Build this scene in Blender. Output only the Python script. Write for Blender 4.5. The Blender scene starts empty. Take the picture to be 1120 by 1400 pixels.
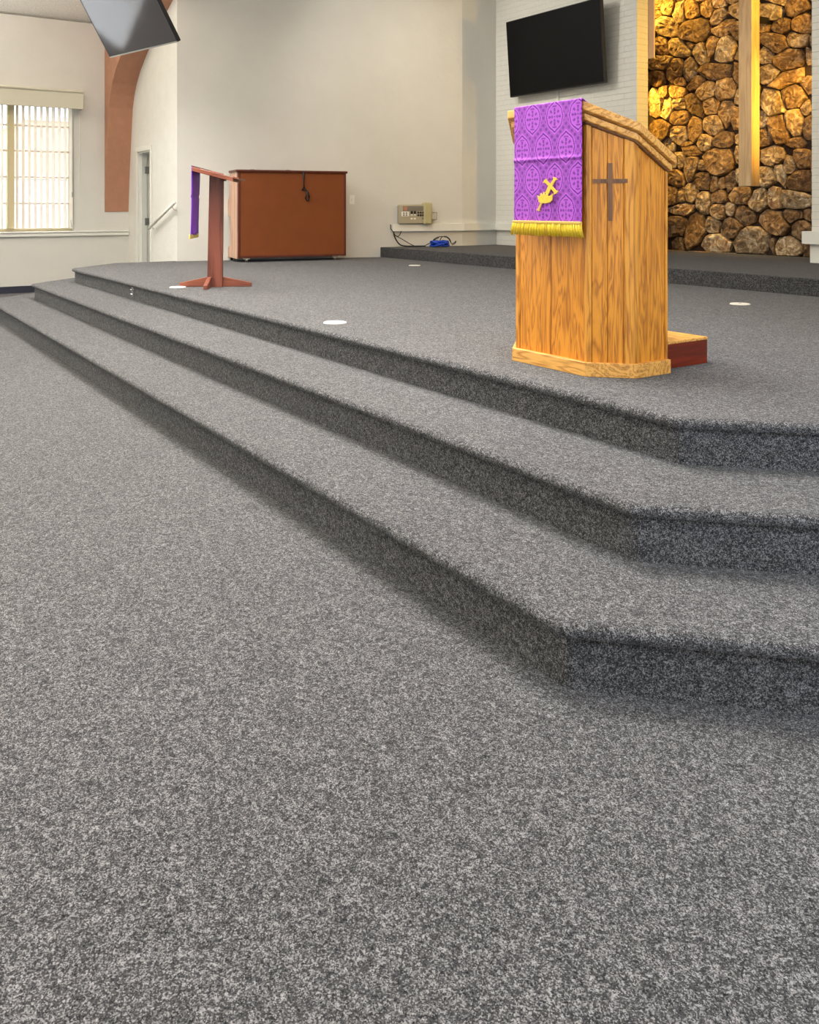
import bpy, bmesh, math, random
from mathutils import Vector, Matrix
random.seed(7)

# ------------------------------------------------------------------ camera, light, exposure
TH = math.atan2(803, 1200); FW = (-math.cos(TH), math.sin(TH)); RT = (math.sin(TH), math.cos(TH)); EYE = 1.2; FOC = 1200.0
scene = bpy.context.scene
COL = scene.collection
cam_d = bpy.data.cameras.new('camera'); cam = bpy.data.objects.new('camera', cam_d); COL.objects.link(cam)
cam.location = (0, 0, EYE); cam.rotation_euler = (math.pi/2, 0, math.atan2(-FW[0], FW[1]))
cam_d.sensor_fit = 'VERTICAL'; cam_d.sensor_height = 36; cam_d.lens = FOC/1400*36
cam_d.shift_y = -418/1400; cam_d.clip_start = .05
scene.camera = cam
world = bpy.data.worlds.new('world'); scene.world = world; world.use_nodes = True
wbg = world.node_tree.nodes['Background']; wbg.inputs[0].default_value = (.80, .90, 1, 1); wbg.inputs[1].default_value = 3.3
vs = scene.view_settings; vs.view_transform = 'Standard'; vs.look = 'None'; vs.gamma = 1; vs.use_curve_mapping = False
vs.exposure = 0.10

def area(name, loc, rot, sx, sy, watts, col, spread=180):
    d = bpy.data.lights.new(name, 'AREA'); d.shape = 'RECTANGLE'; d.size = sx; d.size_y = sy; d.energy = watts; d.color = col; d.spread = math.radians(spread)
    o = bpy.data.objects.new(name, d); COL.objects.link(o); o.location = loc; o.rotation_euler = rot
    return o
XL, XR, YD, XC = -13.1, 0.68, 3.763, -6.21           # side walls, proscenium wall, stage centre line
WIN_Z0, WIN_Z1 = .85, 2.68
NAVE_WINS = [(-2.6, -.5), (-6.2, -4.1)]              # nave windows out of the frame, on both sides
for y0, y1 in NAVE_WINS:                              # daylight coming in through those windows
    area('daylight_left', (XL+.05, (y0+y1)/2, 1.77), (0, -math.pi/2, 0), 1.75, 2.0, 45, (.93, .96, 1))
    area('daylight_right', (XR-.05, (y0+y1)/2, 1.77), (0, math.pi/2, 0), 1.75, 2.0, 12, (.78, .86, 1))
area('daylight_right', (XR-.05, 1.9, 1.77), (0, math.pi/2, 0), 1.75, 2.0, 46, (.60, .74, 1))
ADDED_LAMPS = [(-9.0, 2.3), (-6.2, 2.3), (-3.4, 2.3), (-9.6, -1.6), (-6.2, -1.6), (-2.8, -1.6), (-9.6, -6.0), (-2.8, -6.0), (-11.6, -.6), (-11.6, -4.2)]  # unseen hall lamps, added to light steps, floor and walls
LAMP_Z = [3.75]*8+[2.95]*2  # the low aisle pair is added to brighten the ceiling edge
LAMP_W, LAMP_UP = [95, 95, 95, 40, 40, 40, 30, 30, 12, 12], [120]*8+[130]*2  # upward output added for soft bounce off the ceiling
ADDED_STAGE_LAMPS = [(-8.6, 5.6), (-3.8, 5.6)]  # unseen panels added to keep the stage walls lit
STAGE_W = 12
ADDED_SPOTS = [((-9.4, 4.5, 4.75), (-8.6, 8.25, 2.5), 215), ((-8.0, 4.5, 4.75), (-10.2, 7.0, 2.4), 150), ((-4.0, 4.5, 4.75), (-4.2, 8.25, 2.5), 190)]  # unseen spotlights added as fill for the brick and piano walls

# ------------------------------------------------------------------ pixel to place
def ray(px):
    r = (px-560)/FOC; return (FW[0]+r*RT[0], FW[1]+r*RT[1])
def onz(px, py, z):
    d = (EYE-z)*FOC/(py-282); q = ray(px); return Vector((q[0]*d, q[1]*d, z))
def onY(px, py, Y):
    q = ray(px); d = Y/q[1]; return Vector((q[0]*d, Y, EYE-(py-282)*d/FOC))
def onX(px, py, X):
    q = ray(px); d = X/q[0]; return Vector((X, q[1]*d, EYE-(py-282)*d/FOC))
def atd(px, py, d):
    q = ray(px); return Vector((q[0]*d, q[1]*d, EYE-(py-282)*d/FOC))

# ------------------------------------------------------------------ materials
def lin(c):
    f = lambda v: v/12.92 if v <= .04045 else ((v+.055)/1.055)**2.4
    return tuple(f(v/255) for v in c)+(1,)
def nt(name):
    m = bpy.data.materials.new(name); m.use_nodes = True; t = m.node_tree
    return m, t, t.nodes['Principled BSDF'], t.nodes.new, t.links.new
def plain(name, c, rough=.6, metal=0, bump=0, bscale=60, var=.0, vscale=3, spec=.5):
    m, t, b, N, L = nt(name)
    b.inputs['Roughness'].default_value = rough; b.inputs['Metallic'].default_value = metal; b.inputs['Specular IOR Level'].default_value = spec
    b.inputs['Base Color'].default_value = lin(c)
    g = N('ShaderNodeNewGeometry')
    if var:
        n = N('ShaderNodeTexNoise'); n.inputs['Scale'].default_value = vscale; n.inputs['Detail'].default_value = 4; L(g.outputs['Position'], n.inputs['Vector'])
        r = N('ShaderNodeValToRGB'); r.color_ramp.elements[0].position = .3; r.color_ramp.elements[1].position = .7
        a = lin(c); r.color_ramp.elements[0].color = tuple(v*(1-var) for v in a[:3])+(1,); r.color_ramp.elements[1].color = tuple(min(1, v*(1+var)) for v in a[:3])+(1,)
        L(n.outputs[0], r.inputs[0]); L(r.outputs[0], b.inputs['Base Color'])
    if bump:
        n = N('ShaderNodeTexNoise'); n.inputs['Scale'].default_value = bscale; n.inputs['Detail'].default_value = 3; L(g.outputs['Position'], n.inputs['Vector'])
        p = N('ShaderNodeBump'); p.inputs['Strength'].default_value = bump; p.inputs['Distance'].default_value = .01
        L(n.outputs[0], p.inputs['Height']); L(p.outputs[0], b.inputs['Normal'])
    return m
def carpet(name, k=1.0):
    m, t, b, N, L = nt(name)
    b.inputs['Roughness'].default_value = 1; b.inputs['Specular IOR Level'].default_value = .05
    b.inputs['Sheen Weight'].default_value = .14; b.inputs['Sheen Roughness'].default_value = .45; b.inputs['Sheen Tint'].default_value = (.8, .8, .8, 1)
    g = N('ShaderNodeNewGeometry')
    v = N('ShaderNodeTexVoronoi'); v.inputs['Scale'].default_value = 420; L(g.outputs['Position'], v.inputs['Vector'])
    s = N('ShaderNodeSeparateColor'); L(v.outputs['Color'], s.inputs[0])
    v2 = N('ShaderNodeTexVoronoi'); v2.inputs['Scale'].default_value = 230; L(g.outputs['Position'], v2.inputs['Vector'])
    s2 = N('ShaderNodeSeparateColor'); L(v2.outputs['Color'], s2.inputs[0])
    v3 = N('ShaderNodeTexVoronoi'); v3.inputs['Scale'].default_value = 95; L(g.outputs['Position'], v3.inputs['Vector'])
    s3 = N('ShaderNodeSeparateColor'); L(v3.outputs['Color'], s3.inputs[0])
    n = N('ShaderNodeTexNoise'); n.inputs['Scale'].default_value = 9; n.inputs['Detail'].default_value = 5; L(g.outputs['Position'], n.inputs['Vector'])
    a = N('ShaderNodeMath'); a.operation = 'MULTIPLY_ADD'; L(s.outputs[0], a.inputs[0]); a.inputs[1].default_value = .55; a0 = N('ShaderNodeMath'); a0.operation = 'MULTIPLY'; a0.inputs[1].default_value = .2; L(s3.outputs[0], a0.inputs[0]); L(a0.outputs[0], a.inputs[2])
    a2 = N('ShaderNodeMath'); a2.operation = 'MULTIPLY_ADD'; L(s2.outputs[0], a2.inputs[0]); a2.inputs[1].default_value = .24; L(a.outputs[0], a2.inputs[2])
    a3 = N('ShaderNodeMath'); a3.operation = 'MULTIPLY_ADD'; L(n.outputs[0], a3.inputs[0]); a3.inputs[1].default_value = .06; L(a2.outputs[0], a3.inputs[2])
    r = N('ShaderNodeValToRGB'); e = r.color_ramp.elements
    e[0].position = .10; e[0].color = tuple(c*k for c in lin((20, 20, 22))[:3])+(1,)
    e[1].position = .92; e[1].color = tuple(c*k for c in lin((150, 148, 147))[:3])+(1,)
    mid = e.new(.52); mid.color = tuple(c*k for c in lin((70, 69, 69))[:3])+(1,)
    L(a3.outputs[0], r.inputs[0]); L(r.outputs[0], b.inputs['Base Color'])
    p = N('ShaderNodeBump'); p.inputs['Strength'].default_value = .5; p.inputs['Distance'].default_value = .003
    L(a2.outputs[0], p.inputs['Height']); L(p.outputs[0], b.inputs['Normal'])
    return m
def wood(name, dark, light, rough=.4, scale=1.0, axis=2, rings=True):
    m, t, b, N, L = nt(name)
    b.inputs['Roughness'].default_value = rough
    tc = N('ShaderNodeTexCoord'); oi = N('ShaderNodeObjectInfo')
    mp = N('ShaderNodeMapping'); sc = [9*scale]*3; sc[axis] = .9*scale; mp.inputs['Scale'].default_value = sc
    ad = N('ShaderNodeVectorMath'); ad.operation = 'MULTIPLY_ADD'; L(oi.outputs['Random'], ad.inputs[0]); ad.inputs[1].default_value = (7.3, 5.1, 9.7); L(tc.outputs['Object'], ad.inputs[2])
    L(ad.outputs[0], mp.inputs[0])
    n = N('ShaderNodeTexNoise'); n.inputs['Scale'].default_value = 1.1; n.inputs['Detail'].default_value = 3; n.inputs['Distortion'].default_value = .6; L(mp.outputs[0], n.inputs['Vector'])
    k = N('ShaderNodeMath'); k.operation = 'MULTIPLY'; k.inputs[1].default_value = 16 if rings else 7; L(n.outputs[0], k.inputs[0])
    fr = N('ShaderNodeMath'); fr.operation = 'PINGPONG'; fr.inputs[1].default_value = 1; L(k.outputs[0], fr.inputs[0])
    mp2 = N('ShaderNodeMapping'); s2 = [160*scale]*3; s2[axis] = 5*scale; mp2.inputs['Scale'].default_value = s2; L(ad.outputs[0], mp2.inputs[0])
    n2 = N('ShaderNodeTexNoise'); n2.inputs['Scale'].default_value = 1; n2.inputs['Detail'].default_value = 4; L(mp2.outputs[0], n2.inputs['Vector'])
    mx = N('ShaderNodeMath'); mx.operation = 'MULTIPLY_ADD'; L(n2.outputs[0], mx.inputs[0]); mx.inputs[1].default_value = .75
    hm = N('ShaderNodeMath'); hm.operation = 'MULTIPLY'; hm.inputs[1].default_value = .45; L(fr.outputs[0], hm.inputs[0]); L(hm.outputs[0], mx.inputs[2])
    r = N('ShaderNodeValToRGB'); e = r.color_ramp.elements; e[0].position = .25; e[0].color = lin(dark); e[1].position = .72; e[1].color = lin(light)
    L(mx.outputs[0], r.inputs[0]); L(r.outputs[0], b.inputs['Base Color'])
    p = N('ShaderNodeBump'); p.inputs['Strength'].default_value = .08; p.inputs['Distance'].default_value = .004; L(mx.outputs[0], p.inputs['Height']); L(p.outputs[0], b.inputs['Normal'])
    return m
def stone_mat():
    m, t, b, N, L = nt('stone')
    b.inputs['Roughness'].default_value = .85
    oi = N('ShaderNodeObjectInfo'); g = N('ShaderNodeNewGeometry')
    r = N('ShaderNodeValToRGB'); e = r.color_ramp.elements
    e[0].position = 0; e[0].color = lin((150, 128, 100)); e[1].position = 1; e[1].color = lin((200, 184, 158))
    for p, c in ((.25, (116, 96, 74)), (.5, (172, 146, 108)), (.75, (164, 154, 138))): x = e.new(p); x.color = lin(c)
    L(oi.outputs['Random'], r.inputs[0])
    n = N('ShaderNodeTexNoise'); n.inputs['Scale'].default_value = 11; n.inputs['Detail'].default_value = 6; n.inputs['Roughness'].default_value = .65; n.inputs['Distortion'].default_value = 1.2; L(g.outputs['Position'], n.inputs['Vector'])
    r2 = N('ShaderNodeValToRGB'); e = r2.color_ramp.elements; e[0].position = .34; e[0].color = lin((104, 80, 56)); e[1].position = .66; e[1].color = lin((246, 242, 234))
    x = e.new(.5); x.color = lin((172, 156, 132))
    L(n.outputs[0], r2.inputs[0])
    mx = N('ShaderNodeMix'); mx.data_type = 'RGBA'; mx.blend_type = 'OVERLAY'; mx.inputs['Factor'].default_value = .95
    L(r.outputs[0], mx.inputs['A']); L(r2.outputs[0], mx.inputs['B']); L(mx.outputs['Result'], b.inputs['Base Color'])
    n2 = N('ShaderNodeTexNoise'); n2.inputs['Scale'].default_value = 34; n2.inputs['Detail'].default_value = 8; n2.inputs['Roughness'].default_value = .7; L(g.outputs['Position'], n2.inputs['Vector'])
    p = N('ShaderNodeBump'); p.inputs['Strength'].default_value = 1; p.inputs['Distance'].default_value = .022; L(n2.outputs[0], p.inputs['Height']); L(p.outputs[0], b.inputs['Normal'])
    return m
def emit(name, c, s):
    m, t, b, N, L = nt(name); b.inputs['Base Color'].default_value = lin(c); b.inputs['Emission Color'].default_value = lin(c); b.inputs['Emission Strength'].default_value = s; return m
def glass_mat():
    m, t, b, N, L = nt('window_glass'); o = t.nodes['Material Output']
    tr = N('ShaderNodeBsdfTransparent'); gl = N('ShaderNodeBsdfGlossy'); gl.inputs['Roughness'].default_value = .02
    mx = N('ShaderNodeMixShader'); mx.inputs[0].default_value = .06; L(tr.outputs[0], mx.inputs[1]); L(gl.outputs[0], mx.inputs[2]); L(mx.outputs[0], o.inputs[0])
    return m
def vcol_mat(name, rough):
    m, t, b, N, L = nt(name); b.inputs['Roughness'].default_value = rough; b.inputs['Specular IOR Level'].default_value = .3
    a = N('ShaderNodeVertexColor'); a.layer_name = 'print'; L(a.outputs[0], b.inputs['Base Color']); return m

M = dict(
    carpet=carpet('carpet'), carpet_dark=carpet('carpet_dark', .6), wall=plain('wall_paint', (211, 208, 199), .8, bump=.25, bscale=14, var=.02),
    wall_white=plain('wall_white_stucco', (224, 221, 211), .8, bump=.35, bscale=22, var=.03, vscale=6),
    brick=plain('painted_brick', (222, 220, 210), .6, bump=.3, bscale=70, var=.03, vscale=20), mortar=plain('painted_joint', (190, 187, 174), .8),
    trim=plain('white_trim', (228, 226, 216), .5), valance=plain('valance_cloth', (205, 200, 180), .8, bump=.1, bscale=200),
    ceil=plain('popcorn_ceiling', (242, 239, 230), .95, bump=1, bscale=75, var=.12, vscale=70), base=plain('rubber_base', (44, 46, 60), .5),
    arch=plain('brown_stucco', (180, 130, 103), .85, bump=.4, bscale=45, var=.06, vscale=9), stone=stone_mat(), gap=plain('stone_mortar', (52, 36, 24), .95, bump=.6, bscale=40),
    oak=wood('oak', (158, 86, 13), (230, 152, 44), .38, 1.9), oakp=wood('oak_pale', (176, 108, 34), (240, 180, 92), .4, 1.4, axis=0), oakv=wood('oak_pale_post', (164, 94, 20), (230, 158, 54), .4, 1.4),
    darkwood=wood('walnut', (92, 58, 34), (128, 88, 56), .5, rings=False), cherry=wood('cherry', (90, 43, 29), (134, 74, 55), .42, rings=False),
    cherryh=wood('cherry_flat', (104, 50, 32), (146, 82, 58), .42, axis=0, rings=False),
    mahog=wood('mahogany', (92, 24, 8), (132, 42, 16), .32, axis=1, rings=False), pback=plain('piano_back_cloth', (122, 60, 10), .8, bump=.2, bscale=300, var=.06, vscale=5),
    pside=wood('piano_case', (170, 128, 104), (206, 166, 140), .45, rings=False), ptrim=plain('piano_trim', (88, 34, 14), .4), black=plain('black_plastic', (14, 13, 14), .4),
    screen=plain('tv_screen', (3, 2, 4), .6, spec=.15), gscreen=plain('glossy_screen_reflected_grey', (66, 64, 68), .07, spec=.35), purple=plain('purple_satin', (134, 58, 205), .45), gold=plain('gold_thread', (244, 212, 36), .5, var=.22, vscale=260),  # gscreen: grey of the reflected room put into its base colour
    golde=plain('gold_embroidery', (244, 204, 60), .45, bump=.5, bscale=400, var=.2, vscale=120), goldd=plain('gold_band', (214, 174, 80), .5),
    paleyel=plain('pale_fringe', (226, 206, 120), .6), metal=plain('brushed_metal', (168, 168, 160), .35, 1), chrome=plain('chrome', (210, 210, 210), .15, 1),
    white=plain('white_plastic', (236, 234, 226), .4), beige=plain('beige_metal', (170, 160, 136), .5), beigel=plain('beige_handset', (182, 172, 128), .5), slot=plain('recess_grey', (122, 116, 104), .6),
    tan=plain('wood_tan', (190, 158, 112), .5), cross=wood('cross_wood', (176, 142, 98), (204, 172, 126), .5, rings=False), blue=plain('blue_cable', (20, 70, 190), .4), cable=plain('black_cable', (22, 22, 26), .5),
    door=plain('door_paint', (206, 204, 192), .5), jamb=plain('door_jamb_grey', (168, 170, 166), .5), dark=plain('dark_gap', (10, 9, 8), .9), wframe=plain('window_frame', (206, 192, 150), .5), muntin=plain('window_bar', (222, 208, 192), .5),
    vane=plain('blind_vane', (238, 228, 214), .7), glass=glass_mat(), peach=plain('peach_stucco', (240, 196, 170), .9), owhite=plain('garden_wall', (245, 242, 238), .9), ground=plain('ground_paving', (200, 194, 184), .9),
    disc=plain('outlet_cover', (232, 228, 214), .4), shield=plain('lamp_shield', (226, 196, 170), .6), lampglass=emit('lamp_diffuser', (255, 244, 226), 3), amber=emit('amber_bulb', (255, 190, 80), 6),
    maroon=plain('maroon', (92, 36, 30), .6))
M['goldk'] = plain('gold_thread_dark', (206, 168, 22), .5)
M['damask'] = vcol_mat('damask', .5)

# ------------------------------------------------------------------ geometry helpers
class MB:
    def __init__(s): s.v = []; s.f = []; s.mi = []
    def add(s, vs, fs, mi=0):
        o = len(s.v); s.v += [tuple(v) for v in vs]; s.f += [tuple(i+o for i in f) for f in fs]; s.mi += [mi]*len(fs); return s
    def box(s, a, b, mi=0, bev=0):
        x0, y0, z0 = [min(p, q) for p, q in zip(a, b)]; x1, y1, z1 = [max(p, q) for p, q in zip(a, b)]
        if bev:
            e = min(bev, (x1-x0)/2.1, (y1-y0)/2.1, (z1-z0)/2.1)
            bm = bmesh.new(); bmesh.ops.create_cube(bm, size=1)
            for v in bm.verts: v.co = ((x0+x1)/2+v.co.x*(x1-x0), (y0+y1)/2+v.co.y*(y1-y0), (z0+z1)/2+v.co.z*(z1-z0))
            bmesh.ops.bevel(bm, geom=bm.edges[:], offset=e, segments=1, affect='EDGES', profile=.5)
            bm.verts.index_update(); s.add([v.co for v in bm.verts], [[v.index for v in f.verts] for f in bm.faces], mi); bm.free(); return s
        return s.add([(x0, y0, z0), (x1, y0, z0), (x1, y1, z0), (x0, y1, z0), (x0, y0, z1), (x1, y0, z1), (x1, y1, z1), (x0, y1, z1)],
                     [(0, 3, 2, 1), (4, 5, 6, 7), (0, 1, 5, 4), (1, 2, 6, 5), (2, 3, 7, 6), (3, 0, 4, 7)], mi)
    def prism(s, poly, z0, z1, mi=0, ztop=None):
        n = len(poly); zt = ztop or (lambda x, y: z1)
        vs = [(x, y, z0) for x, y in poly]+[(x, y, zt(x, y)) for x, y in poly]
        return s.add(vs, [tuple(range(n))[::-1], tuple(range(n, 2*n))]+[(i, (i+1) % n, n+(i+1) % n, n+i) for i in range(n)], mi)
    def extr(s, pts, d, mi=0):
        n = len(pts); d = Vector(d); vs = [Vector(p) for p in pts]; vs += [v+d for v in vs]
        return s.add(vs, [tuple(range(n))[::-1], tuple(range(n, 2*n))]+[(i, (i+1) % n, n+(i+1) % n, n+i) for i in range(n)], mi)
    def tube(s, pts, r, n=8, mi=0, cap=True):
        pts = [Vector(p) for p in pts]; rings = []
        mn = pts[-1]-pts[0]; ref = Vector((1, 0, 0)) if len(pts) < 4 and mn.length and abs(mn.normalized().z) > .8 else Vector((0, 0, 1))
        for i, p in enumerate(pts):
            t = (pts[min(i+1, len(pts)-1)]-pts[max(i-1, 0)]).normalized()
            u = t.cross(ref);  u = t.cross(Vector((1, 0, 0))) if u.length < .05 else u
            u.normalize(); w = t.cross(u); rr = r[i] if isinstance(r, (list, tuple)) else r
            rings.append([p+(u*math.cos(a)+w*math.sin(a))*rr for a in [2*math.pi*k/n for k in range(n)]])
        vs = [v for g in rings for v in g]; fs = []
        for i in range(len(pts)-1):
            for k in range(n): fs.append((i*n+k, i*n+(k+1) % n, (i+1)*n+(k+1) % n, (i+1)*n+k))
        if cap: fs += [tuple(range(n))[::-1], tuple(range((len(pts)-1)*n, len(pts)*n))]
        return s.add(vs, fs, mi)
    def lathe(s, prof, c, n=28, mi=0):
        vs = []; fs = []
        for r, z in prof: vs += [(c[0]+r*math.cos(2*math.pi*k/n), c[1]+r*math.sin(2*math.pi*k/n), c[2]+z) for k in range(n)]
        for i in range(len(prof)-1):
            for k in range(n): fs.append((i*n+k, i*n+(k+1) % n, (i+1)*n+(k+1) % n, (i+1)*n+k))
        fs += [tuple(range(n))[::-1], tuple(range((len(prof)-1)*n, len(prof)*n))]
        return s.add(vs, fs, mi)
    def build(s, name, mats, parent=None, smooth=False, world=False, **props):
        me = bpy.data.meshes.new(name); me.from_pydata(s.v, [], s.f)
        if not isinstance(mats, (list, tuple)): mats = [mats]
        for m in mats: me.materials.append(M[m] if isinstance(m, str) else m)
        if any(s.mi): me.polygons.foreach_set('material_index', s.mi)
        bm = bmesh.new(); bm.from_mesh(me); bmesh.ops.recalc_face_normals(bm, faces=bm.faces[:]); bm.to_mesh(me); bm.free()
        if smooth: me.polygons.foreach_set('use_smooth', [True]*len(me.polygons))
        o = bpy.data.objects.new(name, me); COL.objects.link(o)
        if parent:
            o.parent = parent
            if world: o.matrix_parent_inverse = Matrix.LocRotScale(parent.location, parent.rotation_euler, None).inverted()
        for k, v in props.items(): o[k] = v
        return o
def thing(name, label, cat, loc=(0, 0, 0), rz=0, group=None):
    o = bpy.data.objects.new(name, None); COL.objects.link(o); o.empty_display_size = .1
    o.location = loc; o.rotation_euler = (0, 0, rz); o['label'] = label; o['category'] = cat
    if group: o['group'] = group
    return o
def fillet(path, r, n=5):
    out = [Vector(path[0])]
    for i in range(1, len(path)-1):
        p, a, b = Vector(path[i]), Vector(path[i-1]), Vector(path[i+1])
        u = (a-p).normalized(); w = (b-p).normalized(); ang = u.angle(w); t = r/math.tan(ang/2)
        p0 = p+u*t; p1 = p+w*t
        for k in range(n+1):
            s = k/n; out.append(p0*(1-s)**2+p*2*s*(1-s)+p1*s*s)
    out.append(Vector(path[-1])); return out
def sweep_step(name, path, back, zt, zb, label, cat, over=.03, nose=.036):
    path = fillet(path, .035); n = len(path); nrm = []
    for i in range(n):
        d0 = (path[i]-path[max(i-1, 0)]); d1 = (path[min(i+1, n-1)]-path[i])
        d0 = d0 if d0.length > 1e-6 else d1; d1 = d1 if d1.length > 1e-6 else d0
        n0 = Vector((d0.y, -d0.x)).normalized(); n1 = Vector((d1.y, -d1.x)).normalized()
        m = (n0+n1).normalized(); nrm.append(m/max(.4, m.dot(n0)))
    prof = [(-.03, zt), (over-.016, zt), (over-.006, zt-.005), (over, zt-.015), (over-.001, zt-.024), (over-.008, zt-nose+.002), (over-.02, zt-nose), (0, zt-nose-.002), (0, zb)]
    b = MB(); vs = []; fs = []; k = len(prof)
    for p, m in zip(path, nrm):
        for o, z in prof: q = p+m*o; vs.append((q.x, q.y, z))
    for i in range(n-1):
        for j in range(k-1): fs.append((i*k+j, (i+1)*k+j, (i+1)*k+j+1, i*k+j+1))
    top = [i*k for i in range(n)]; o = len(vs)
    vs += [(x, y, zt) for x, y in back]
    fs.append(tuple(top+list(range(o, o+len(back)))))
    b.add(vs, fs); ob = b.build(name, 'carpet', smooth=False, kind='structure', label=label, category=cat)
    for f in ob.data.polygons: f.use_smooth = len(f.vertices) == 4
    md = ob.modifiers.new('edge', 'EDGE_SPLIT'); md.split_angle = math.radians(38)
    return ob
def struct(b, name, mat, label=None, cat=None, parent=None):
    o = b.build(name, mat, parent)
    o['kind'] = 'structure'
    if label: o['label'] = label; o['category'] = cat
    return o

# ------------------------------------------------------------------ floor and stage
Z1, Z2, ZS, ZP = .17, .34, .498, .635
b = MB(); b.box((XL-.1, -9, -.1), (XR+.1, 4.6, 0)); struct(b, 'floor', 'carpet', 'grey speckled carpet covering the main floor', 'floor')
sweep_step('stage_step', [(-11.45, YD), (-11.45, 2.4), (-10.6, 1.54), (-1.595, 1.54), (-.75, 2.385), (-.75, YD)], [], Z1, 0, 'lowest grey carpeted step along the stage front', 'step')
sweep_step('stage_step', [(-11.2, YD), (-11.2, 2.72), (-10.42, 1.957), (-1.755, 1.957), (-.9, 2.812), (-.9, YD)], [], Z2, Z1-.01, 'middle grey carpeted step along the stage front', 'step')
sweep_step('stage_platform', [(-11.02, YD), (-11.02, 3.02), (-10.37, 2.375), (-1.93, 2.375), (-1.08, 3.225), (-1.08, YD)], [(-1.4, YD), (-2.2, 7.2), (-10.1, 7.2), (-11.0, YD)], ZS, Z2-.01, 'broad grey carpeted stage floor carrying the oak pulpit', 'stage')
def rail_poly(y): return -10.96+.2405*(y-YD)          # the splayed left stage wall
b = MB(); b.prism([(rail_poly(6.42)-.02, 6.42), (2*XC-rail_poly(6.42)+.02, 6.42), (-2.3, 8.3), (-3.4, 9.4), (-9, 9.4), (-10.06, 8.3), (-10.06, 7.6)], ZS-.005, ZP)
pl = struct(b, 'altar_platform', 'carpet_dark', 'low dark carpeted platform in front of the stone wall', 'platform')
bv = pl.modifiers.new('round', 'BEVEL'); bv.width = .012; bv.segments = 3; bv.limit_method = 'ANGLE'

# ------------------------------------------------------------------ walls
ZT = 7.2
def roof_z(x): return 3.84+(min(x-XL, XR-x))*math.tan(math.radians(24))
b = MB()
ws = sorted(NAVE_WINS+[(.95, 2.99)])
y = -9
for y0, y1 in ws:
    b.box((XL-.2, y, 0), (XL, y0, 3.84)); b.box((XL-.2, y0, 0), (XL, y1, WIN_Z0)); b.box((XL-.2, y0, WIN_Z1), (XL, y1, 3.84)); y = y1
b.box((XL-.2, y, 0), (XL, YD+.2, 3.84))
struct(b, 'wall_left', 'wall', 'cream painted side wall with the blind covered window', 'wall')
b = MB(); y = -9
for y0, y1 in sorted(NAVE_WINS+[(.9, 2.9)]):
    b.box((XR, y, 0), (XR+.2, y0, 3.84)); b.box((XR, y0, 0), (XR+.2, y1, WIN_Z0)); b.box((XR, y0, WIN_Z1), (XR+.2, y1, 3.84)); y = y1
b.box((XR, y, 0), (XR+.2, YD+.2, 3.84))
struct(b, 'wall_right', 'wall', 'cream painted side wall beside the camera', 'wall')
b = MB(); b.extr([(XL, -9, 0), (XR, -9, 0), (XR, -9, 3.9), (XC, -9, 7), (XL, -9, 3.9)], (0, -.2, 0)); struct(b, 'wall_rear', 'wall', 'cream rear wall of the hall', 'wall')
# proscenium (door) wall: two arched wings, with the door opening in the left one
DX0, DX1, DZ = -12.60, -12.03, 1.975
b = MB()
b.box((XL, YD, 0), (DX0, YD+.15, DZ)); b.box((DX1, YD, 0), (-10.96, YD+.15, DZ))
b.box((XL, YD, DZ), (-10.96, YD+.15, 5.2))
struct(b, 'wall_proscenium', 'wall_white', 'white stuccoed wall beside the stage with the narrow door', 'wall')
b = MB(); b.box((2*XC+10.96, YD, 0), (XR, YD+.15, 5.2)); struct(b, 'wall_front', 'wall_white', 'white stuccoed wall on the far side of the stage', 'wall')
b = MB(); b.extr([(-10.96, YD, 4.3), (2*XC+10.96, YD, 4.3), (2*XC+10.96, YD, 5.5), (XC, YD, 7.2), (-10.96, YD, 5.5)], (0, .15, 0)); struct(b, 'wall_header', 'wall_white', 'white wall above the stage opening', 'wall')
for sgn, nm, lb in ((1, 'wall_stage_left', 'long cream wall behind the upright piano'), (-1, 'wall_stage_right', 'cream wall on the near side of the stage')):
    P = [(-10.955, YD+.003), (-10.03, 7.62), (-10.04, 8.45), (-10.3, 8.45), (-10.3, 7.66), (-11.15, YD+.16), (-10.965, YD+.16)]
    if sgn < 0: P = [(2*XC-x, y_) for x, y_ in P]
    b = MB(); b.prism(P, 0, ZT); struct(b, nm, 'wall', lb, 'wall')
# brick walls either side of the stone recess
NX0, NX1, YB = -7.346, -5.073, 8.25
COURSE, BL, BD = .0727, .205, .2
def brick_wall(nm, xa, xb, end, label):
    b = MB(); b.box((xa, YB+.004, ZP), (xb, YB+BD-.004, 5.0))
    if end > 0: b.v = [(x-.004 if x == xb else x, y_, z) for x, y_, z in b.v]
    else: b.v = [(x+.004 if x == xa else x, y_, z) for x, y_, z in b.v]
    w = struct(b, nm, 'mortar', label, 'wall')
    rnd = random.Random(3); cells = []
    nrow = int((5.0-ZP)/COURSE)
    for r in range(nrow):
        z = ZP+r*COURSE; x = xb if end > 0 else xa; first = True
        while (x > xa+.02 if end > 0 else x < xb-.02):
            l = BL if not (first and r % 2) else BL*.5
            x2 = max(xa, x-l) if end > 0 else min(xb, x+l)
            cells.append((min(x, x2), max(x, x2), z, first)); x = x2; first = False
    return w, cells
def brick_mesh(L):
    b = MB(); b.box((.0004, 0, .0015), (L-.0004, BD, COURSE-.0022), bev=.0016); return b
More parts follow.
